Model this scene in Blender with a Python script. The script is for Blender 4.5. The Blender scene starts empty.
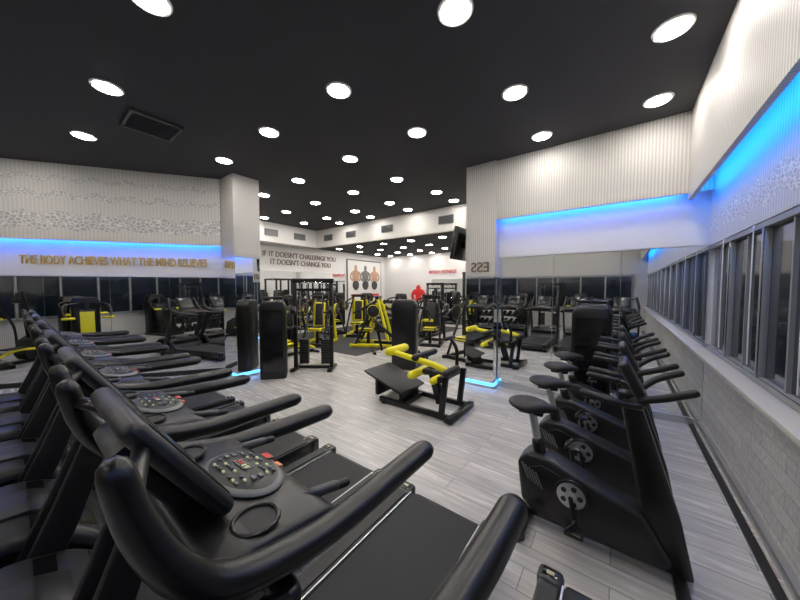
import bpy, bmesh, math, random
from mathutils import Vector, Matrix, Euler
random.seed(4)
sc=bpy.context.scene
COL=sc.collection
H=3.65
# ---------------------------------------------------------------- materials
def newmat(name):
    m=bpy.data.materials.new(name); m.use_nodes=True
    nt=m.node_tree; b=nt.nodes['Principled BSDF']; return m,nt,b
def pm(name,col,rough=.5,metal=0.,bump=0.,bscale=200.,emit=None,es=0.,coat=0.):
    m,nt,b=newmat(name)
    b.inputs['Base Color'].default_value=(*col,1); b.inputs['Roughness'].default_value=rough
    b.inputs['Metallic'].default_value=metal
    if coat: b.inputs['Coat Weight'].default_value=coat; b.inputs['Coat Roughness'].default_value=.15
    if emit: b.inputs['Emission Color'].default_value=(*emit,1); b.inputs['Emission Strength'].default_value=es
    tc=nt.nodes.new('ShaderNodeTexCoord'); n=nt.nodes.new('ShaderNodeTexNoise'); n.inputs['Scale'].default_value=bscale
    nt.links.new(tc.outputs['Object'],n.inputs['Vector'])
    if bump:
        bp=nt.nodes.new('ShaderNodeBump'); bp.inputs['Strength'].default_value=bump; bp.inputs['Distance'].default_value=.002
        nt.links.new(n.outputs['Fac'],bp.inputs['Height']); nt.links.new(bp.outputs['Normal'],b.inputs['Normal'])
    return m
M={}
M['black']=pm('black_plastic',(.006,.006,.007),.3,bump=.15,bscale=350)
M['gloss']=pm('gloss_black_plastic',(.006,.006,.007),.12,coat=.6)
M['rubber']=pm('black_rubber',(.008,.008,.009),.5,bump=.3,bscale=260)
M['metalb']=pm('black_painted_steel',(.007,.007,.008),.3,.2)
M['dgrey']=pm('dark_grey_plastic',(.013,.014,.016),.38,bump=.1)
M['mgrey']=pm('mid_grey_plastic',(.05,.052,.055),.4)
M['grey']=pm('grey_plastic',(.16,.165,.17),.4)
M['silver']=pm('brushed_aluminium',(.6,.61,.63),.3,.9)
M['chrome']=pm('chrome',(.8,.8,.82),.12,1.)
M['belt']=pm('running_belt',(.018,.019,.02),.65,bump=.8,bscale=420)
M['yellow']=pm('yellow_vinyl',(.8,.72,.01),.35)
M['red']=pm('red_plastic',(.6,.02,.015),.35)
M['orange']=pm('orange_plastic',(.8,.22,.05),.35)
M['green']=pm('green_plastic',(.1,.5,.1),.4)
M['blue']=pm('blue_plastic',(.03,.25,.6),.4)
M['label']=pm('label_yellow',(.42,.4,.2),.5)
M['white']=pm('white_paint',(.76,.75,.74),.5,bump=.1,bscale=60)
M['screen']=pm('dark_screen',(.012,.013,.015),.25,coat=.2)
M['btn']=pm('button_led',(.4,.45,.28),.5,emit=(.7,.8,.4),es=.12)
M['mirror']=pm('mirror_glass',(.9,.92,.92),.005,1.)
M['nightglass']=pm('night_window_glass',(.012,.018,.026),.02,coat=1.)
M['ceiling']=pm('charcoal_ceiling_paint',(.044,.044,.051),.8,bump=.2,bscale=90)
M['lamp']=pm('downlight_diffuser',(1,1,1),.5,emit=(1,.945,.88),es=46)
M['led']=pm('blue_led',(.05,.2,.8),.5,emit=(.012,.15,1),es=20)
M['ledc']=pm('cyan_led',(.05,.3,.8),.5,emit=(.01,.24,1),es=13)
M['ledf']=pm('floor_led',(.05,.3,.8),.5,emit=(.08,.4,1),es=2)
M['gold']=pm('gold_letters',(.62,.40,.10),.45)
M['letters']=pm('bronze_letters',(.16,.1,.05),.4)
M['redl']=pm('red_letters',(.75,.03,.03),.4)
M['frame']=pm('window_frame_paint',(.28,.29,.30),.4,.3)
M['sill']=pm('stone_sill',(.55,.52,.47),.35,bump=.1,bscale=40)
M['skin']=pm('poster_skin',(.5,.3,.2),.6)
M['matrub']=pm('rubber_floor_mat',(.03,.03,.032),.7,bump=.5,bscale=150)

def ribbed(name,c1,c2,freq,lace=None):
    m,nt,b=newmat(name); N=nt.nodes; L=nt.links
    tc=N.new('ShaderNodeTexCoord'); sp=N.new('ShaderNodeSeparateXYZ'); L.new(tc.outputs['Object'],sp.inputs[0])
    mu=N.new('ShaderNodeMath'); mu.operation='MULTIPLY'; mu.inputs[1].default_value=freq; L.new(sp.outputs['X'],mu.inputs[0])
    si=N.new('ShaderNodeMath'); si.operation='SINE'; L.new(mu.outputs[0],si.inputs[0])
    ma=N.new('ShaderNodeMapRange'); ma.inputs['From Min'].default_value=-1; L.new(si.outputs[0],ma.inputs['Value'])
    mx=N.new('ShaderNodeMix'); mx.data_type='RGBA'; mx.inputs[6].default_value=(*c2,1); mx.inputs[7].default_value=(*c1,1)
    L.new(ma.outputs[0],mx.inputs[0]); out=mx.outputs[2]; hgt=ma.outputs[0]
    if lace:
        for (z0,z1,sc_) in lace:
            vo=N.new('ShaderNodeTexVoronoi'); vo.feature='DISTANCE_TO_EDGE'; vo.inputs['Scale'].default_value=sc_
            mp=N.new('ShaderNodeMapping'); mp.inputs['Scale'].default_value=(1,0.01,1.6); L.new(tc.outputs['Object'],mp.inputs[0]); L.new(mp.outputs[0],vo.inputs['Vector'])
            th=N.new('ShaderNodeMapRange'); th.inputs['From Max'].default_value=.16; L.new(vo.outputs['Distance'],th.inputs['Value'])
            g=N.new('ShaderNodeMath'); g.operation='GREATER_THAN'; g.inputs[1].default_value=z0
            l=N.new('ShaderNodeMath'); l.operation='LESS_THAN'; l.inputs[1].default_value=z1
            s2=N.new('ShaderNodeMath'); s2.operation='SINE'; m2=N.new('ShaderNodeMath'); m2.operation='MULTIPLY'; m2.inputs[1].default_value=14; L.new(sp.outputs['X'],m2.inputs[0]); L.new(m2.outputs[0],s2.inputs[0])
            m3=N.new('ShaderNodeMath'); m3.operation='MULTIPLY_ADD'; m3.inputs[1].default_value=.03; L.new(s2.outputs[0],m3.inputs[0]); L.new(sp.outputs['Z'],m3.inputs[2])
            L.new(m3.outputs[0],g.inputs[0]); L.new(m3.outputs[0],l.inputs[0])
            an=N.new('ShaderNodeMath'); an.operation='MULTIPLY'; L.new(g.outputs[0],an.inputs[0]); L.new(l.outputs[0],an.inputs[1])
            cm=N.new('ShaderNodeMix'); cm.data_type='RGBA'; cm.inputs[6].default_value=(.84,.83,.81,1); cm.inputs[7].default_value=(.47,.46,.45,1); L.new(th.outputs[0],cm.inputs[0])
            m4=N.new('ShaderNodeMix'); m4.data_type='RGBA'; L.new(an.outputs[0],m4.inputs[0]); L.new(out,m4.inputs[6]); L.new(cm.outputs[2],m4.inputs[7]); out=m4.outputs[2]
    L.new(out,b.inputs['Base Color']); b.inputs['Roughness'].default_value=.55
    bp=N.new('ShaderNodeBump'); bp.inputs['Strength'].default_value=.35; bp.inputs['Distance'].default_value=.006; L.new(hgt,bp.inputs['Height']); L.new(bp.outputs[0],b.inputs['Normal'])
    return m
M['rib']=ribbed('ribbed_wall_panel',(.68,.66,.63),(.48,.465,.445),190)
M['riblace']=ribbed('ornamental_wall_panel',(.72,.70,.67),(.62,.605,.58),120,[(2.6,2.86,14),(3.1,3.19,20),(3.38,3.45,24)])
M['blind']=ribbed('ornamental_blind_panel',(.66,.66,.67),(.52,.52,.53),150,[(2.25,2.45,20)])
def floor_mat():
    m,nt,b=newmat('grey_wood_planks'); N=nt.nodes; L=nt.links
    tc=N.new('ShaderNodeTexCoord'); br=N.new('ShaderNodeTexBrick'); L.new(tc.outputs['Object'],br.inputs['Vector'])
    br.inputs['Scale'].default_value=1; br.inputs['Brick Width'].default_value=1.1; br.inputs['Row Height'].default_value=.16
    br.inputs['Mortar Size'].default_value=.003; br.inputs['Color1'].default_value=(.57,.55,.53,1); br.inputs['Color2'].default_value=(.45,.435,.42,1); br.inputs['Mortar'].default_value=(.25,.25,.25,1)
    br.offset=.37
    mp=N.new('ShaderNodeMapping'); mp.inputs['Scale'].default_value=(1.2,14,1); L.new(tc.outputs['Object'],mp.inputs[0])
    n=N.new('ShaderNodeTexNoise'); n.inputs['Scale'].default_value=2.2; n.inputs['Detail'].default_value=5; n.inputs['Distortion'].default_value=.5; L.new(mp.outputs[0],n.inputs['Vector'])
    r=N.new('ShaderNodeMapRange'); r.inputs['From Min'].default_value=.3; r.inputs['From Max'].default_value=.7; r.inputs['To Min'].default_value=.80; r.inputs['To Max'].default_value=1.1; L.new(n.outputs['Fac'],r.inputs['Value'])
    mx=N.new('ShaderNodeVectorMath'); mx.operation='SCALE'; L.new(br.outputs['Color'],mx.inputs[0]); L.new(r.outputs[0],mx.inputs['Scale'])
    L.new(mx.outputs[0],b.inputs['Base Color'])
    rr=N.new('ShaderNodeMapRange'); rr.inputs['To Min'].default_value=.2; rr.inputs['To Max'].default_value=.32; L.new(n.outputs['Fac'],rr.inputs['Value']); L.new(rr.outputs[0],b.inputs['Roughness'])
    bp=N.new('ShaderNodeBump'); bp.inputs['Strength'].default_value=.08; bp.inputs['Distance'].default_value=.002; L.new(n.outputs['Fac'],bp.inputs['Height']); L.new(bp.outputs[0],b.inputs['Normal'])
    return m
M['floor']=floor_mat()
def stone():
    m,nt,b=newmat('white_stone_cladding'); N=nt.nodes; L=nt.links
    tc=N.new('ShaderNodeTexCoord'); mp=N.new('ShaderNodeMapping'); mp.inputs['Rotation'].default_value=(math.radians(-90),0,0); L.new(tc.outputs['Object'],mp.inputs[0])
    br=N.new('ShaderNodeTexBrick'); L.new(mp.outputs[0],br.inputs['Vector']); br.inputs['Scale'].default_value=1; br.inputs['Brick Width'].default_value=.38; br.inputs['Row Height'].default_value=.11; br.inputs['Mortar Size'].default_value=.004
    br.inputs['Color1'].default_value=(.64,.63,.61,1); br.inputs['Color2'].default_value=(.52,.52,.51,1); br.inputs['Mortar'].default_value=(.38,.38,.38,1)
    n=N.new('ShaderNodeTexNoise'); n.inputs['Scale'].default_value=26; n.inputs['Detail'].default_value=5; L.new(tc.outputs['Object'],n.inputs['Vector'])
    r=N.new('ShaderNodeMapRange'); r.inputs['From Min'].default_value=.3; r.inputs['From Max'].default_value=.7; r.inputs['To Min'].default_value=.8; r.inputs['To Max'].default_value=1.1; L.new(n.outputs['Fac'],r.inputs['Value'])
    mx=N.new('ShaderNodeVectorMath'); mx.operation='SCALE'; L.new(br.outputs['Color'],mx.inputs[0]); L.new(r.outputs[0],mx.inputs['Scale'])
    L.new(mx.outputs[0],b.inputs['Base Color']); b.inputs['Roughness'].default_value=.6
    bp=N.new('ShaderNodeBump'); bp.inputs['Strength'].default_value=.6; bp.inputs['Distance'].default_value=.006; L.new(n.outputs['Fac'],bp.inputs['Height']); L.new(bp.outputs[0],b.inputs['Normal'])
    return m
M['stone']=stone()

# ---------------------------------------------------------------- mesh builder
class B:
    def __init__(s,name): s.name=name; s.bm=bmesh.new(); s.mats=[]
    def mi(s,k):
        if k not in s.mats: s.mats.append(k)
        return s.mats.index(k)
    def _fin(s,verts,k,bev=0,seg=2):
        i=s.mi(k); fs=set(f for v in verts for f in v.link_faces)
        for f in fs: f.material_index=i
        if bev:
            es=list(set(e for v in verts for e in v.link_edges))
            bmesh.ops.bevel(s.bm,geom=es,offset=bev,segments=seg,profile=.5,affect='EDGES',clamp_overlap=True)
    def box(s,c,size,k,rot=(0,0,0),bev=0,seg=2):
        Mx=Matrix.Translation(c)@Euler(rot).to_matrix().to_4x4()@Matrix.Diagonal((*size,1))
        r=bmesh.ops.create_cube(s.bm,size=1,matrix=Mx); s._fin(r['verts'],k,bev,seg)
    def cyl(s,p1,p2,r,k,r2=None,seg=18,bev=0):
        p1=Vector(p1);p2=Vector(p2);d=p2-p1
        Mx=Matrix.Translation((p1+p2)/2)@d.to_track_quat('Z','Y').to_matrix().to_4x4()
        q=bmesh.ops.create_cone(s.bm,cap_ends=True,segments=seg,radius1=r,radius2=r if r2 is None else r2,depth=d.length,matrix=Mx)
        s._fin(q['verts'],k,bev)
    def roll(s,p1,p2,r,k,seg=18):
        s.tube([Vector(p1),Vector(p2)],r,k,seg=seg,sub=1)
    def sph(s,c,r,k,scale=(1,1,1),rot=(0,0,0),fn=None,seg=18):
        Mx=Matrix.Translation(c)@Euler(rot).to_matrix().to_4x4()@Matrix.Diagonal((*[r*a for a in scale],1))
        q=bmesh.ops.create_uvsphere(s.bm,u_segments=seg,v_segments=max(8,seg//2+2),radius=1)
        if fn:
            for v in q['verts']: v.co=Vector(fn(v.co))
        bmesh.ops.transform(s.bm,matrix=Mx,verts=q['verts']); s._fin(q['verts'],k)
    def prism(s,poly,axis,a0,a1,k,bev=0,seg=2):
        def P(u,v,a): return {'x':(a,u,v),'y':(u,a,v),'z':(u,v,a)}[axis]
        v0=[s.bm.verts.new(P(u,v,a0)) for u,v in poly]; v1=[s.bm.verts.new(P(u,v,a1)) for u,v in poly]
        n=len(poly); fs=[s.bm.faces.new(v0),s.bm.faces.new(v1[::-1])]
        for i in range(n): fs.append(s.bm.faces.new((v0[i],v1[i],v1[(i+1)%n],v0[(i+1)%n])))
        bmesh.ops.recalc_face_normals(s.bm,faces=fs); s._fin(v0+v1,k,bev,seg)
    def tube(s,pts,r,k,seg=12,sub=5,ry=None,n0=None):
        pts=[Vector(p) for p in pts]; n=len(pts)
        rs=r if isinstance(r,(list,tuple)) else [r]*n
        P=[];R=[]
        if sub>1 and n>2:
            for i in range(n-1):
                a=pts[max(i-1,0)];b=pts[i];c=pts[i+1];d=pts[min(i+2,n-1)]
                for j in range(sub):
                    t=j/sub
                    P.append(.5*((2*b)+(c-a)*t+(2*a-5*b+4*c-d)*t*t+(3*b-a-3*c+d)*t**3)); R.append(rs[i]*(1-t)+rs[i+1]*t)
            P.append(pts[-1]);R.append(rs[-1])
        else: P=pts;R=list(rs)
        T=[(P[min(i+1,len(P)-1)]-P[max(i-1,0)]).normalized() for i in range(len(P))]
        nn=Vector(n0) if n0 else (Vector((0,0,1)) if abs(T[0].z)<.9 else Vector((1,0,0)))
        k_=(ry/ (rs[0])) if ry else 1.
        seq=[]
        r0=R[0];r1=R[-1]
        for f,o in ((.4,.9),(.8,.6)): seq.append((P[0]-T[0]*r0*o,T[0],r0*f))
        for p,t,q in zip(P,T,R): seq.append((p,t,q))
        for f,o in ((.8,.6),(.4,.9)): seq.append((P[-1]+T[-1]*r1*o,T[-1],r1*f))
        rings=[]
        for p,t,q in seq:
            nn=(nn-t*nn.dot(t)); nn.normalize(); bb=t.cross(nn)
            rings.append([s.bm.verts.new(p+(nn*math.cos(2*math.pi*i/seg)*q+bb*math.sin(2*math.pi*i/seg)*q*k_)) for i in range(seg)])
        fs=[]
        for a,b in zip(rings,rings[1:]):
            for i in range(seg): fs.append(s.bm.faces.new((a[i],a[(i+1)%seg],b[(i+1)%seg],b[i])))
        fs.append(s.bm.faces.new(rings[0][::-1])); fs.append(s.bm.faces.new(rings[-1]))
        i=s.mi(k)
        for f in fs: f.material_index=i
    def done(s,loc=(0,0,0),rz=0,smooth=True):
        bmesh.ops.recalc_face_normals(s.bm,faces=s.bm.faces)
        me=bpy.data.meshes.new(s.name); s.bm.to_mesh(me); s.bm.free()
        for k in s.mats: me.materials.append(M[k])
        if smooth:
            for p in me.polygons: p.use_smooth=True
            me.set_sharp_from_angle(angle=math.radians(38))
        o=bpy.data.objects.new(s.name,me); o.location=loc; o.rotation_euler=(0,0,rz); COL.objects.link(o); return o
def dup(o,loc,rz=0):
    n=bpy.data.objects.new(o.name.split('.')[0],o.data); n.location=loc; n.rotation_euler=(0,0,rz); COL.objects.link(n); return n

# ---------------------------------------------------------------- room shell
def wall(name,p0,p1,z0,z1,t,mat,bev=0):
    p0=Vector(p0);p1=Vector(p1);d=p1-p0;L=d.length
    b=B(name); b.box((L/2,t/2,(z0+z1)/2),(L,abs(t),z1-z0),mat,bev=bev)
    return b.done((p0.x,p0.y,0),math.atan2(d.y,d.x),smooth=False)
def slab(name,x0,x1,y0,y1,z0,z1,mat):
    b=B(name); b.box(((x0+x1)/2,(y0+y1)/2,(z0+z1)/2),(x1-x0,y1-y0,z1-z0),mat); return b.done(smooth=False)
YF=-4.5
slab('floor',-9.4,1.0,YF-.2,11.2,-.1,0,'floor')
slab('floor_rubber',-9.1,-5.0,4.9,10.9,-.02,.006,'matrub')
slab('ceiling',-9.4,1.0,YF-.2,6.6,H,H+.1,'ceiling')
slab('ceiling_rear',-9.4,-1.7,6.7,11.2,3.1,3.2,'ceiling')
XW=.82; YB=4.86; yc=(YB+YF)/2; yl=YB-YF
wall('wall_right_lower',(XW,YF),(XW,YB),0,.9,-.15,'stone')
wall('wall_right_panel',(XW,YF),(XW,YB),2.13,H,-.15,'blind')
wall('wall_right_bulkhead',(.61,YF),(.61,4.76),2.66,H,-.04,'rib')
b=B('window_sill'); b.box((XW-.05,yc,.92),(.16,yl,.04),'sill',bev=.006); b.box((XW-.02,yc,.88),(.06,yl,.05),'sill'); b.done()
b=B('window_1')
b.box((XW+.06,yc,1.53),(.02,yl,1.2),'nightglass')
for z in (.965,2.105): b.box((XW+.03,yc,z),(.05,yl,.05),'frame',bev=.006)
y=-3.99
while y<YB:
    b.box((XW+.03,y,1.53),(.05,.045,1.13),'frame',bev=.006)
    b.box((XW+.04,y+.4,1.53),(.025,.022,1.1),'frame')
    b.tube([(XW-.01,y+.12,2.12),(XW-.012,y+.12,1.5),(XW-.01,y+.12,1.05)],.004,'white',seg=6,sub=1)
    y+=.81
b.done()
b=B('baseboard_right'); b.box((XW-.02,yc,.035),(.04,yl,.07),'silver'); b.box((XW-.09,yc,.006),(.05,yl,.012),'dgrey'); b.done()
b=B('led_strip_right'); b.box((.665,yc+.1,2.80),(.02,yl-.6,.05),'ledc'); b.done()
wall('wall_back_bulkhead',(-1.6,4.7),(.97,4.7),2.73,H,.05,'rib')
wall('wall_back_panel',(-1.6,YB),(.97,YB),2.14,H,.2,'white')
wall('wall_back_lower',(-1.6,YB+.03),(.97,YB+.03),0,2.14,.15,'white')
def mirror(name,p0,p1,z0,z1,t,n):
    p0=Vector(p0);p1=Vector(p1);d=p1-p0;L=d.length; b=B(name); w=L/n
    for i in range(n): b.box(((i+.5)*w,t/2,(z0+z1)/2),(w-.006,abs(t),z1-z0),'mirror')
    return b.done((p0.x,p0.y,0),math.atan2(d.y,d.x),smooth=False)
mirror('wall_mirror',(-1.6,YB),(XW,YB),.08,2.13,.025,3)
b=B('led_strip_back'); b.box((-.5,4.765,2.80),(2.1,.02,.04),'led'); b.done()
b=B('baseboard_back'); b.box((-.4,YB-.01,.04),(2.4,.03,.08),'silver'); b.done()
A=Vector((-8.56,-1.2)); Bp=Vector((-5.98,2.39)); dn=(Bp-A).normalized(); out=Vector((-dn.y,dn.x))
wall('wall_left_bulkhead',A,Bp,2.42,H,.05,'riblace')
A2=A+out*.16; B2=Bp+out*.16
wall('wall_left_panel',A2,B2,1.84,H,.15,'white')
wall('wall_left_lower',A2+out*.03,B2+out*.03,0,1.84,.15,'white')
mirror('wall_mirror',A2,B2,.08,1.83,.025,5)
ang=math.atan2(dn.y,dn.x)
b=B('led_strip_left'); L=(B2-A2).length; b.box((L/2,-.094,2.50),(L-.1,.02,.04),'led'); b.done((A2.x,A2.y,0),ang)
b=B('baseboard_left'); b.box((L/2,-.005,.04),(L,.03,.08),'dgrey'); b.done((A2.x,A2.y,0),ang)
wall('wall_left_front',(-8.62,YF),(-8.62,-1.1),0,H,.12,'white')
def column(name,x0,x1,y0,y1,zm):
    b=B(name); cx=(x0+x1)/2; cy=(y0+y1)/2; w=x1-x0; d=y1-y0
    b.box((cx,cy,(zm+H)/2),(w,d,H-zm),'rib')
    b.box((cx,cy,zm/2+.04),(w-.02,d-.02,zm-.08),'mirror')
    b.box((cx,cy,zm),(w+.01,d+.01,.03),'silver')
    b.box((cx,cy,.05),(w,d,.04),'ledf'); b.box((cx,cy,.015),(w+.02,d+.02,.03),'silver')
    return b.done(smooth=False)
column('column',-5.98,-5.47,2.4,2.87,2.2)
column('column',-2.1,-1.6,4.66,5.16,1.82)
wall('wall_return',(-9.3,2.9),(-5.9,2.9),0,H,.1,'white')
wall('wall_left_rear',(-9.2,2.9),(-9.2,11.1),0,H,.12,'white')
mirror('wall_mirror',(-9.18,3.1),(-9.18,8.4),.1,2.2,.025,5)
wall('wall_rear',(-9.3,11),(-1.8,11),0,3.2,.12,'white')
mirror('wall_mirror',(-6.5,10.98),(-1.9,10.98),.1,2.0,.025,4)
wall('wall_inner_right',(-1.85,5.1),(-1.85,11.1),0,H,-.12,'white')
wall('wall_front',(-8.7,YF),(1.0,YF),0,H,-.12,'rib')
b=B('window_2')
b.box((-3.8,YF+.02,1.45),(8.4,.02,1.3),'nightglass')
for i in range(11): b.box((-8.0+i*.84,YF+.04,1.45),(.05,.06,1.34),'frame')
for z in (.8,2.1): b.box((-3.8,YF+.04,z),(8.5,.06,.07),'frame')
b.done()
b=B('header_beam'); b.box((-5.4,6.65,3.35),(7.3,.12,.6),'rib')
for x in (-8.0,-6.9,-5.4,-3.5):
    b.box((x,6.58,3.34),(.42,.03,.2),'grey')
    for i in range(5): b.box((x,6.56,3.27+i*.035),(.38,.02,.012),'dgrey',rot=(.5,0,0))
b.done(smooth=False)
b=B('header_beam_side'); b.box((-8.9,4.8,3.35),(.5,3.6,.6),'white')
for y in (3.8,4.9,5.9): b.box((-8.64,y,3.34),(.03,.42,.2),'grey')
b.done(smooth=False)
b=B('ceiling_vent'); b.box((0,0,0),(.5,.5,.02),'dgrey')
for i in range(9): b.box((-.2+i*.05,0,-.016),(.012,.44,.012),'mgrey',rot=(0,.5,0))
for s in (-1,1): b.box((s*.24,0,-.015),(.025,.5,.02),'mgrey'); b.box((0,s*.24,-.015),(.5,.025,.02),'mgrey')
b.done((-4.66,1.12,H-.01))
LP=[(-1.0,2.0),(-2.33,2.07),(-3.66,2.07),(-5.03,2.09),(-2.66,.65),(-4.15,.65),(-5.7,.65),(-1.15,.65),
(.28,3.14),(-.91,3.18),(-2.14,3.22),(-3.4,3.24),(-4.85,3.3),(-6.2,3.36),(.28,4.22),(-.87,4.28),
(-3.34,4.36),(-4.53,4.4),(-5.8,4.4),(-7.1,4.45),(-8.2,4.45),(-3.12,5.44),(-4.4,5.46),(-5.6,5.5),(-6.8,5.55),(-7.9,5.55),(-3.1,6.2),(-4.4,6.2),(-5.7,6.2),(-7.0,6.2),(.28,2.0),(.2,.6),(-6.9,-.3),(-2.0,-.7),(-4.5,-.7)]
for yy in (-2.1,-3.5):
    for xx in (-.6,-2.3,-4.0,-5.7,-7.4): LP.append((xx,yy))
b=B('ceiling_downlights')
def dl(x,y,z,r=.1):
    b.cyl((x,y,z-.012),(x,y,z-.001),r+.025,'white',r2=r+.03,seg=28)
    b.cyl((x,y,z-.016),(x,y,z-.011),r,'lamp',seg=28)
for x,y in LP: dl(x,y,H)
for yy in (7.5,8.6,9.7,10.6):
    for xx in (-8.5,-7.4,-6.3,-5.2,-4.1,-3.0): dl(xx,yy,3.1,.095)
b.done()

def text(name,s,loc,rot,mat,width,size=.2,ex=.008,sy=1.,flip=1):
    c=bpy.data.curves.new(name,'FONT'); c.body=s; c.size=size; c.extrude=ex; c.align_x='CENTER'; c.align_y='CENTER'
    if sy>1.5: c.offset=.002
    o=bpy.data.objects.new(name,c); COL.objects.link(o); c.materials.append(M[mat]); bpy.context.view_layer.update()
    w=o.dimensions.x; k=width/w; o.scale=(k*flip,k*sy,1); o.rotation_euler=rot; o.location=loc; return o
mid=A2+dn*(L-1.6)-out*.012
text('wall_lettering','THE BODY ACHIEVES WHAT THE MIND BELIEVES',(mid.x,mid.y,2.1),(math.pi/2,0,ang),'gold',2.65,sy=1.7)
text('rear_wall_lettering',"IF IT DOESN'T CHALLENGE YOU\nIT DOESN'T CHANGE YOU",(-9.18,6.4,2.62),(math.pi/2,0,math.pi/2),'letters',3.0,sy=1.2)
text('rear_wall_sign',"BODY FITNESS",(-6.0,10.98,2.3),(math.pi/2,0,0),'redl',1.3)
text('column_lettering',"ESS",(-1.84,4.652,1.97),(math.pi/2,0,0),'letters',.3,flip=-1)
b=B('wall_poster')
b.box((-9.17,9.6,1.9),(.03,2.2,1.9),'grey'); b.box((-9.16,9.6,1.9),(.03,2.1,1.8),'white')
for y0,k in ((9.0,'skin'),(9.6,'grey'),(10.2,'skin')):
    b.sph((-9.14,y0,2.5),.12,k,(.1,.8,1)); b.sph((-9.14,y0,2.15),.25,k,(.05,.85,1.1)); b.sph((-9.14,y0,1.75),.2,'mgrey',(.06,1,1.1))
    b.tube([(-9.14,y0-.2,2.3),(-9.14,y0-.32,2.1),(-9.14,y0-.2,1.95)],.045,k,ry=.01)
    b.tube([(-9.14,y0+.2,2.3),(-9.14,y0+.32,2.1),(-9.14,y0+.2,1.95)],.045,k,ry=.01)
b.box((-9.14,9.6,1.3),(.01,1.8,.1),'red')
b.done()
b=B('gorilla_wall_logo'); Y=10.97; g=.7; gx=-7.2; gz=1.35
def gp(x,z): return (gx+x*g,Y,gz+z*g)
b.sph(gp(0,.4),.17*g,'redl',(1,.12,1.1)); b.sph(gp(0,.1),.34*g,'redl',(1,.08,.75)); b.sph(gp(0,-.2),.22*g,'redl',(1,.08,.8))
for s in (-1,1):
    b.tube([gp(s*.28,.2),gp(s*.46,-.05),gp(s*.42,-.35)],.11*g,'redl',ry=.02,n0=(1,0,0)); b.tube([gp(s*.1,-.25),gp(s*.22,-.45)],.1*g,'redl',ry=.02,n0=(1,0,0))
    b.sph((gx+s*.035,Y-.02,gz+.3),.018,'black')
b.done()
b=B('wall_television'); b.box((-2.24,4.92,2.4),(.05,.9,.55),'gloss',rot=(0,.16,0),bev=.008); b.box((-2.15,4.92,2.4),(.12,.12,.12),'metalb'); b.done()

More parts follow.
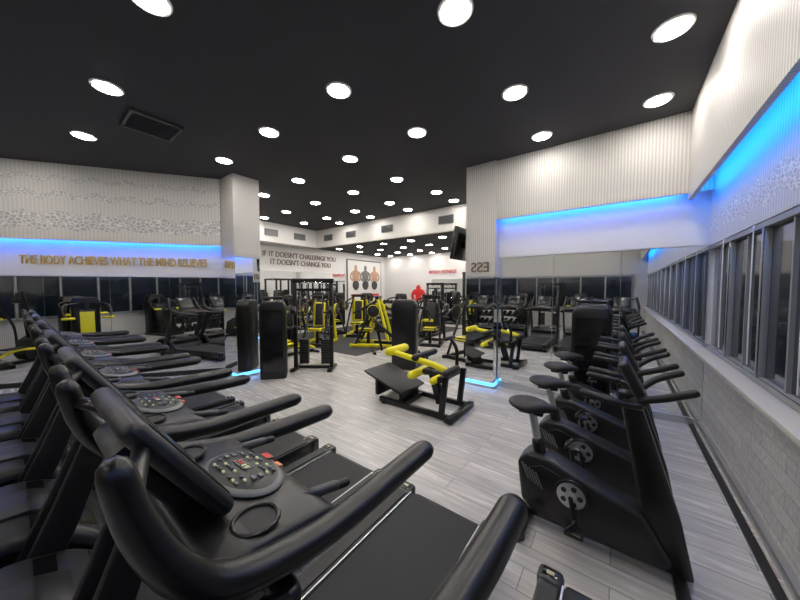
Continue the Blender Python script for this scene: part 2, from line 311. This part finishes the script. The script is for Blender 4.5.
# ---------------------------------------------------------------- treadmill
def treadmill():
    b=B('treadmill')
    b.box((0,.98,.135),(.5,1.4,.07),'dgrey'); b.box((0,.99,.178),(.48,1.36,.012),'belt')
    for s in (-1,1):
        b.box((s*.305,1.0,.135),(.11,1.38,.13),'black',bev=.02)
        b.box((s*.252,1.0,.185),(.009,1.34,.016),'silver')
        b.box((s*.305,1.0,.203),(.075,1.25,.006),'rubber')
        b.box((s*.31,1.69,.13),(.12,.1,.15),'gloss',bev=.025); b.box((s*.31,1.69,.207),(.035,.02,.003),'label')
        b.cyl((s*.3,1.62,0),(s*.3,1.62,.08),.03,'rubber'); b.cyl((s*.3,-.2,0),(s*.3,-.2,.08),.03,'rubber')
        b.prism([(-.14,.08),(.0,.08),(.17,.5),(.34,1.0),(.25,1.04),(.08,.6)],'x',s*.335,s*.375,'dgrey',bev=.012)
        b.tube([(s*.305,.085,1.37),(s*.32,.105,1.28),(s*.338,.145,1.19),(s*.342,.21,1.12),(s*.335,.33,1.07),(s*.32,.5,1.03),(s*.305,.75,1.015),(s*.3,.95,1.01)],[.028,.032,.035,.037,.038,.039,.043,.043],'black',seg=18,sub=6,ry=.023)
        b.tube([(s*.31,.42,1.03),(s*.22,.42,1.05)],.025,'black')
        b.tube([(s*.17,.14,1.33),(s*.31,.1,1.33)],.016,'black')
        b.tube([(s*.225+.05*math.cos(t*math.pi/8),.33+.05*math.sin(t*math.pi/8),1.1) for t in range(17)],.006,'black',seg=8,sub=1)
        b.cyl((s*.225,.33,1.0),(s*.225,.33,1.099),.044,'rubber',r2=.046,seg=24)
        b.tube([(s*.2,.46,1.06),(s*.21,.54,1.045),(s*.22,.62,1.03)],.013,'rubber'); b.tube([(s*.205,.5,1.056),(s*.216,.58,1.04)],.0145,'mgrey',sub=1)
    b.box((0,1.7,.11),(.5,.07,.09),'black',bev=.02)
    b.prism([(-.42,.04),(-.43,.2),(-.38,.33),(-.24,.43),(-.04,.45),(.14,.39),(.3,.24),(.35,.04)],'x',-.36,.36,'gloss',bev=.06,seg=4)
    b.prism([(-.27,.41),(-.1,.462),(.02,.458),(.12,.41),(.02,.38),(-.2,.36)],'x',-.14,.14,'dgrey',bev=.01)
    b.prism([(.2,1.03),(.2,1.11),(.3,1.1),(.48,1.07),(.53,1.04),(.5,1.0),(.35,.97)],'x',-.3,.3,'black',bev=.02,seg=3)
    b.sph((0,.405,1.088),1,'grey',(.150,.100,.021),rot=(-.16,0,0),seg=32)
    b.sph((0,.405,1.0885),1,'dgrey',(.146,.096,.0225),rot=(-.16,0,0),seg=32)
    def pz(x,yy): return 1.112-(yy-.405)*.16-((x/.145)**2+((yy-.405)/.1)**2)*.0085
    b.box((0,.405,1.1108),(.07,.026,.006),'screen',rot=(-.16,0,0))
    for i in range(4): b.box((-.024+i*.016,.405,1.1135),(.008,.013,.003),'red' if i<2 else 'btn',rot=(-.16,0,0))
    for i in range(9):
        for yy in (.35,.373,.437,.458):
            if (i*3+int(yy*100))%5==0: continue
            x=-.08+i*.02
            b.box((x,yy,pz(x,yy)),(.011,.006,.005),['btn','grey','mgrey'][(i+int(yy*100))%3],rot=(-.16,0,0))
    for s in (-1,1):
        for yy in (.395,.415): b.box((s*.085,yy,pz(.085,yy)),(.02,.01,.006),'grey',rot=(-.16,0,0))
    b.box((-.03,.495,1.078),(.05,.03,.02),'red',rot=(-.16,0,0),bev=.005); b.box((.035,.497,1.076),(.04,.02,.014),'orange',rot=(-.16,0,0),bev=.004)
    a=math.atan2(.2,.31)
    c0=Vector((0,.21,1.25)); nx=Vector((0,math.cos(a),math.sin(a)))
    b.box(c0,(.36,.045,.33),'black',rot=(a,0,0),bev=.022,seg=3)
    b.box(c0+nx*.0235,(.31,.004,.27),'screen',rot=(a,0,0),bev=.0015)
    b.box(c0-nx*.04,(.2,.05,.22),'dgrey',rot=(a,0,0),bev=.02)
    b.tube([(-.34,.34,.98),(0,.36,.97),(.34,.34,.98)],.03,'black')
    return b.done((-.9,0,0))
tm=treadmill()
for i in range(1,6): dup(tm,(-.9-.87*i,0,0))
dup(tm,(.07,-.1,0))

# ---------------------------------------------------------------- upright bike (faces +x)
def bike():
    b=B('exercise_bike')
    b.prism([(-.47,.16),(-.5,.42),(-.44,.5),(-.3,.5),(-.12,.44),(.06,.38),(.2,.34),(.33,.12),(.3,.07),(-.36,.08)],'y',-.085,.085,'dgrey',bev=.025,seg=3)
    for s in (-1,1):
        b.prism([(-.4,.2),(-.43,.4),(-.34,.45),(-.14,.39),(-.1,.16),(-.3,.14)],'y',s*.084,s*.093,'black',bev=.004)
        for i in range(5): b.box((-.44+i*.022,s*.094,.38-i*.01),(.008,.006,.11),'grey',rot=(0,-.4,0))
        b.cyl((-.16,s*.08,.33),(-.16,s*.115,.33),.095,'black',seg=28,bev=.005)
        b.cyl((-.16,s*.11,.33),(-.16,s*.122,.33),.08,'silver',seg=28)
        for i in range(5):
            t=i*2*math.pi/5; b.cyl((-.16+.05*math.cos(t),s*.12,.33+.05*math.sin(t)),(-.16+.05*math.cos(t),s*.126,.33+.05*math.sin(t)),.016,'dgrey',seg=12)
        b.cyl((-.16,s*.12,.33),(-.16,s*.145,.33),.028,'silver')
        dx,dz=(.03,-.16) if s<0 else (-.03,.16)
        b.tube([(-.16,s*.14,.33),(-.16+dx,s*.15,.33+dz)],.014,'metalb',sub=1)
        b.box((-.16+dx,s*.205,.33+dz),(.1,.09,.025),'rubber',bev=.008)
        b.tube([(-.16+dx-.04,s*.17,.33+dz+.012),(-.16+dx,s*.2,.33+dz+.06),(-.16+dx-.04,s*.24,.33+dz+.012)],.008,'rubber')
    b.prism([(.22,.05),(.42,.05),(.36,.35),(.24,.75),(.16,1.0),(.07,1.0),(.12,.72),(.18,.35)],'y',-.055,.055,'black',bev=.018,seg=3)
    b.tube([(-.36,0,.45),(-.42,0,.76)],.028,'silver',sub=1); b.tube([(-.35,0,.42),(-.38,0,.56)],.042,'black',sub=1)
    b.box((-.43,0,.765),(.16,.05,.03),'metalb',bev=.008)
    def sad(c):
        w=1.0 if c.x<-.1 else max(.3,1.0-(c.x+.1)*.85)
        return (c.x,c.y*w,c.z*(1 if c.z>0 else .7)+.25*(c.x<-.3)*(abs(c.x)-.3))
    b.sph((-.42,0,.81),1,'rubber',(.165,.135,.052),fn=sad,seg=24)
    for x in (-.44,.36):
        b.tube([(x,-.27,.035),(x,.27,.035)],.032,'black',sub=1)
        for s in (-1,1): b.cyl((x,s*.24,0),(x,s*.24,.03),.036,'rubber')
    b.tube([(-.44,0,.06),(.36,0,.06)],.035,'metalb',sub=1)
    b.tube([(.12,-.03,.98),(.16,-.18,1.0),(.05,-.23,1.02),(-.1,-.22,1.04)],.016,'black')
    b.tube([(.12,.03,.98),(.16,.18,1.0),(.05,.23,1.02),(-.1,.22,1.04)],.016,'black')
    b.tube([(.13,-.05,.99),(.24,-.19,1.07),(.36,-.21,1.13)],.02,'rubber'); b.tube([(.13,.05,.99),(.24,.19,1.07),(.36,.21,1.13)],.02,'rubber')
    b.tube([(.06,-.226,1.02),(-.1,-.22,1.04)],.021,'rubber',sub=1); b.tube([(.06,.226,1.02),(-.1,.22,1.04)],.021,'rubber',sub=1)
    b.box((.13,0,1.1),(.05,.25,.26),'black',rot=(0,-.45,0),bev=.02,seg=3); b.box((.108,0,1.108),(.006,.2,.16),'screen',rot=(0,-.45,0)); b.box((.1,0,1.0),(.08,.1,.06),'black',bev=.01)
    return b.done((-.05,2.2,0))
bk=bike()
for i in range(1,4): dup(bk,(-.05,2.2+.62*i,0))

# ---------------------------------------------------------------- machines
def selector(acc='yellow',name='weight_stack_machine'):
    b=B(name)
    b.prism([(-.25,.0),(.25,.0),(.25,1.3),(.2,1.4),(-.2,1.4),(-.25,1.3)],'y',-.12,.12,'black',bev=.03,seg=3)
    b.box((0,.0,1.385),(.3,.2,.04),'dgrey',bev=.01)
    b.box((0,.125,.75),(.3,.01,1.0),'gloss')
    for i in range(14): b.box((0,.128,.3+i*.06),(.24,.012,.05),'dgrey',bev=.003)
    for s in (-1,1): b.box((s*.22,.4,.04),(.07,1.1,.07),'metalb',bev=.01)
    b.box((0,.93,.04),(.6,.08,.07),'metalb',bev=.01); b.box((0,.5,.2),(.08,.08,.32),'metalb',bev=.01)
    b.box((0,.55,.42),(.36,.38,.08),acc,bev=.03,seg=3); b.box((0,.3,.78),(.32,.09,.6),acc,rot=(.12,0,0),bev=.035,seg=3)
    b.box((0,.22,.75),(.08,.06,1.1),'metalb',bev=.01)
    for s in (-1,1):
        b.tube([(s*.15,.2,1.25),(s*.38,.3,1.2),(s*.4,.55,1.0),(s*.36,.7,.92)],.025,'metalb'); b.roll((s*.25,.7,.92),(s*.42,.7,.92),.03,'yellow')
    return b.done
sm=selector('rubber')((-3.44,4.75,0),math.radians(20))
dup(sm,(-8.4,5.2,.006),math.radians(-100)); dup(sm,(-6.7,9.0,.006),math.radians(160)); dup(sm,(-8.4,8.9,.006),math.radians(-100))
for i,xx in enumerate((-1.2,-3.4)): dup(sm,(xx,-3.9,0),0)
le=selector('yellow','leg_extension_machine')((-5.5,-3.9,0),0)
dup(le,(-7.4,-3.9,0),0); dup(le,(-8.2,-2.2,0),math.radians(-80)); dup(le,(-5.9,-2.4,0),math.radians(20))
b=B('cable_pulldown_tower')
b.prism([(-.22,.0),(.22,.0),(.22,1.3),(.17,1.4),(-.17,1.4),(-.22,1.3)],'y',-.12,.12,'black',bev=.03,seg=3)
b.box((0,-.124,.7),(.34,.01,1.1),'gloss'); b.box((0,0,1.39),(.26,.18,.03),'dgrey',bev=.01)
for s in (-1,1): b.cyl((s*.16,0,1.38),(s*.16,0,1.46),.02,'chrome')
b.tube([(-.16,0,1.46),(.16,0,1.46)],.022,'metalb',sub=1)
tw=b.done((-.28,4.6,0)); dup(tw,(-5.0,2.84,0),math.radians(50))

def cable_frame():
    b=B('cable_crossover_machine'); W=.36
    for s in (-1,1):
        b.box((s*W,0,.9),(.07,.08,1.78),'metalb',bev=.01); b.box((s*W,.02,.03),(.09,.5,.06),'metalb',bev=.01)
        b.cyl((s*.3,.1,.06),(s*.3,.1,1.7),.012,'chrome'); b.cyl((s*.16,.1,.06),(s*.16,.1,1.7),.012,'chrome')
        for i in range(10): b.box((s*.22,.1,.12+i*.05),(.18,.1,.045),'dgrey',bev=.003)
        b.box((s*W,-.07,1.2),(.06,.08,.14),'grey',bev=.01); b.cyl((s*W,-.14,1.16),(s*W,-.06,1.16),.05,'dgrey')
        b.tube([(s*W,-.14,1.12),(s*.34,-.16,.9)],.005,'silver',sub=1,seg=6); b.roll((s*.34-.06,-.16,.88),(s*.34+.06,-.16,.88),.015,'rubber')
    b.box((0,0,1.78),(.82,.09,.09),'metalb',bev=.01); b.box((0,.1,.03),(.7,.1,.05),'metalb'); b.box((0,-.01,1.6),(.66,.05,.05),'metalb')
    b.tube([(-.2,-.05,1.7),(-.15,-.12,1.74),(.15,-.12,1.74),(.2,-.05,1.7)],.016,'chrome')
    return b.done((-4.88,3.62,0),math.radians(37))
cf=cable_frame(); dup(cf,(-6.0,10.4,.006),math.pi); dup(cf,(-2.3,-3.6,0),0)

def hip():
    b=B('hip_thrust_machine')
    for s in (-1,1):
        b.box((.1,s*.26,.05),(1.15,.06,.07),'metalb',bev=.01)
        b.box((.55,s*.26,.3),(.07,.06,.5),'metalb',rot=(0,.12,0),bev=.01)
        b.cyl((-.4,s*.26,0),(-.4,s*.26,.04),.04,'rubber'); b.cyl((.6,s*.26,0),(.6,s*.26,.04),.04,'rubber')
    b.box((.66,0,.05),(.08,.7,.07),'metalb',bev=.01); b.box((-.1,0,.05),(.07,.55,.06),'metalb',bev=.01); b.box((.5,0,.5),(.07,.55,.07),'metalb',bev=.01)
    b.box((-.42,0,.3),(.72,.6,.035),'rubber',rot=(0,.3,0),bev=.012); b.box((-.42,0,.275),(.66,.5,.03),'metalb',rot=(0,.3,0))
    b.box((-.6,0,.18),(.06,.4,.26),'metalb',bev=.01); b.box((-.15,0,.13),(.06,.4,.12),'metalb')
    b.box((.3,0,.33),(.1,.1,.5),'metalb',rot=(0,-.3,0),bev=.01)
    b.tube([(-.3,-.2,.74),(.0,-.2,.7),(.35,-.2,.66),(.6,-.2,.6)],.04,'yellow',ry=.03)
    b.roll((-.3,-.28,.75),(-.3,.1,.75),.06,'yellow'); b.roll((.12,-.26,.72),(.12,.26,.72),.045,'rubber')
    b.roll((.6,-.28,.6),(.6,.0,.6),.05,'rubber')
    b.box((.32,.02,.52),(.36,.3,.07),'rubber',bev=.03,seg=3)
    b.roll((.1,-.3,.5),(.1,.28,.5),.055,'yellow'); b.roll((.42,-.3,.48),(.42,.1,.48),.045,'yellow'); b.tube([(.3,0,.5),(.1,0,.46)],.03,'metalb',sub=1)
    b.tube([(.5,.2,.5),(.5,.2,.8),(.4,.2,.95)],.025,'metalb'); b.roll((.4,.08,.95),(.4,.3,.95),.028,'rubber')
    return b.done((-2.25,3.42,0),0)
hip()

def press(name='plate_loaded_press',acc='yellow'):
    b=B(name)
    for s in (-1,1):
        b.box((s*.32,0,.04),(.08,1.2,.08),acc,bev=.01)
        b.tube([(s*.32,-.5,.06),(s*.3,-.35,.7),(s*.2,-.15,1.35)],.045,acc,ry=.04)
        b.tube([(s*.32,.45,.06),(s*.28,.15,.7),(s*.2,-.12,1.3)],.03,'metalb')
        b.tube([(s*.2,-.15,1.3),(s*.42,.05,1.15),(s*.4,.45,.95)],.026,'metalb')
        b.roll((s*.28,.45,.95),(s*.44,.45,.95),.025,'rubber')
        b.cyl((s*.44,-.1,1.0),(s*.5,-.1,1.0),.17,'rubber',seg=28,bev=.01); b.cyl((s*.3,-.1,1.0),(s*.58,-.1,1.0),.022,'chrome')
    b.box((0,-.45,.04),(.7,.08,.08),'metalb'); b.box((0,.5,.04),(.7,.08,.08),'metalb'); b.box((0,-.15,1.35),(.5,.09,.09),'metalb')
    b.box((0,.2,.45),(.38,.4,.09),'yellow' if acc!='yellow' else 'rubber',bev=.03,seg=3); b.box((0,-.05,.85),(.32,.1,.7),'rubber',rot=(.15,0,0),bev=.035,seg=3); b.box((0,.15,.22),(.08,.08,.4),'metalb')
    return b
pr=press().done((-5.6,6.2,.006),math.radians(120))
dup(pr,(-7.0,5.4,.006),math.radians(210)); dup(pr,(-7.2,7.2,.006),math.radians(210))
pb=press('chest_press_machine','metalb').done((-2.8,6.5,0),math.radians(170))
dup(pb,(-5.3,8.6,.006),math.radians(180)); dup(pb,(-4.4,7.4,0),math.radians(200)); dup(pb,(-8.3,6.9,.006),math.radians(-100))
def rack():
    b=B('squat_rack')
    for sx in (-1,1):
        for sy in (-1,1): b.box((sx*.55,sy*.45,1.05),(.08,.08,2.1),'metalb',bev=.008)
        b.box((sx*.55,0,2.08),(.08,1.0,.08),'metalb'); b.box((sx*.55,0,.04),(.08,1.2,.08),'metalb'); b.box((sx*.55,0,.9),(.05,.9,.05),'yellow')
        b.cyl((sx*.72,-.48,1.3),(sx*.86,-.48,1.3),.22,'rubber',seg=28,bev=.01)
    b.box((0,.45,2.08),(1.1,.08,.08),'metalb'); b.box((0,-.45,2.08),(1.1,.08,.08),'metalb')
    b.cyl((-1.0,-.5,1.3),(1.0,-.5,1.3),.014,'chrome')
    return b.done((-3.3,8.9,0))
rk=rack(); dup(rk,(-3.3,10.3,0))
def dbrack():
    b=B('dumbbell_rack')
    for s in (-1,1): b.box((s*.9,0,.5),(.06,.4,1.0),'metalb',rot=(.2,0,0),bev=.01); b.box((s*.9,0,.03),(.08,.6,.06),'metalb')
    for j,z in enumerate((.3,.6,.9)):
        y=-.14+.12*(j)-.06; b.box((0,y+.05,z),(1.85,.24,.03),'metalb',rot=(-.25,0,0))
        for i in range(9):
            x=-.8+i*.2
            for s in (-1,1): b.cyl((x,y+.05+s*.06,z+.08+s*-.015),(x,y+.05+s*.12,z+.08-s*.03),.065,['rubber','dgrey'][i%2],seg=12,bev=.006)
            b.cyl((x,y-.02,z+.09),(x,y+.12,z+.07),.014,'chrome')
    return b.done((-8.0,10.55,.006),0)
db=dbrack(); dup(db,(-3.5,-1.6,0),0)
def ell():
    b=B('elliptical_trainer')
    b.box((0,0,.04),(.12,1.3,.07),'metalb',bev=.01)
    for y in (-.6,.6): b.tube([(-.28,y,.04),(.28,y,.04)],.035,'black',sub=1)
    b.prism([(-.68,.1),(-.62,.5),(-.42,.62),(-.2,.5),(-.12,.2),(-.2,.08)],'x',-.12,.12,'dgrey',bev=.03,seg=3)
    b.tube([(0,-.35,.45),(0,-.3,1.0),(0,-.26,1.32)],.05,'black'); b.box((0,-.24,1.42),(.32,.05,.26),'black',rot=(.4,0,0),bev=.02)
    b.box((0,-.21,1.43),(.24,.01,.17),'screen',rot=(.4,0,0))
    for s in (-1,1):
        b.tube([(s*.22,-.3,.35),(s*.25,-.28,.8),(s*.26,-.1,1.2),(s*.24,-.05,1.5)],.022,'metalb'); b.tube([(s*.25,-.08,1.3),(s*.24,-.05,1.55)],.028,'rubber',sub=1)
        b.tube([(s*.2,-.35,.3),(s*.2,.1,.25+.08*s),(s*.18,.55,.14)],.025,'yellow'); b.box((s*.2,.1,.3+.08*s),(.15,.36,.04),'rubber',bev=.012)
    return b.done((-6.3,4.0,0),0)
e=ell(); dup(e,(-7.1,4.0,0),0); dup(e,(-7.9,4.0,0),0); dup(e,(-7.2,-2.2,0),1.2)
def bench():
    b=B('weight_bench')
    b.box((0,0,.42),(.28,.5,.08),'rubber',bev=.03); b.box((0,.52,.62),(.28,.62,.08),'rubber',rot=(.75,0,0),bev=.03)
    b.box((0,.2,.22),(.07,1.1,.07),'metalb',rot=(.1,0,0))
    for y in (-.35,.75): b.box((0,y,.03),(.5,.07,.06),'metalb',bev=.01)
    b.box((0,-.3,.2),(.06,.06,.34),'metalb'); b.box((0,.6,.3),(.06,.06,.5),'metalb',rot=(-.2,0,0))
    b.roll((-.2,-.3,.35),(.2,-.3,.35),.045,'yellow')
    return b.done((-4.4,6.0,.0),2.4)
bn=bench()
b=B('kettlebell_set')
for i,(k) in enumerate(['green','blue','yellow','red']):
    b.sph((i*.22,0,.08),.08,k); b.tube([(i*.22-.05,0,.12),(i*.22-.045,0,.19),(i*.22+.045,0,.19),(i*.22+.05,0,.12)],.014,k)
b.done((-6.1,3.08,0))

# ---------------------------------------------------------------- world, camera
w=bpy.data.worlds.new('night'); w.use_nodes=True; w.node_tree.nodes['Background'].inputs[0].default_value=(.02,.025,.04,1); w.node_tree.nodes['Background'].inputs[1].default_value=.3; sc.world=w
cam=bpy.data.cameras.new('camera'); cam.sensor_width=36; cam.lens=292/800*36; cam.clip_start=.03
co=bpy.data.objects.new('camera',cam); COL.objects.link(co); co.location=(0,0,1.65)
co.rotation_euler=(math.radians(90-2.5),0,math.atan2(.6,.8)); sc.camera=co
sc.view_settings.view_transform='Standard'; sc.view_settings.look='None'; sc.view_settings.exposure=.8
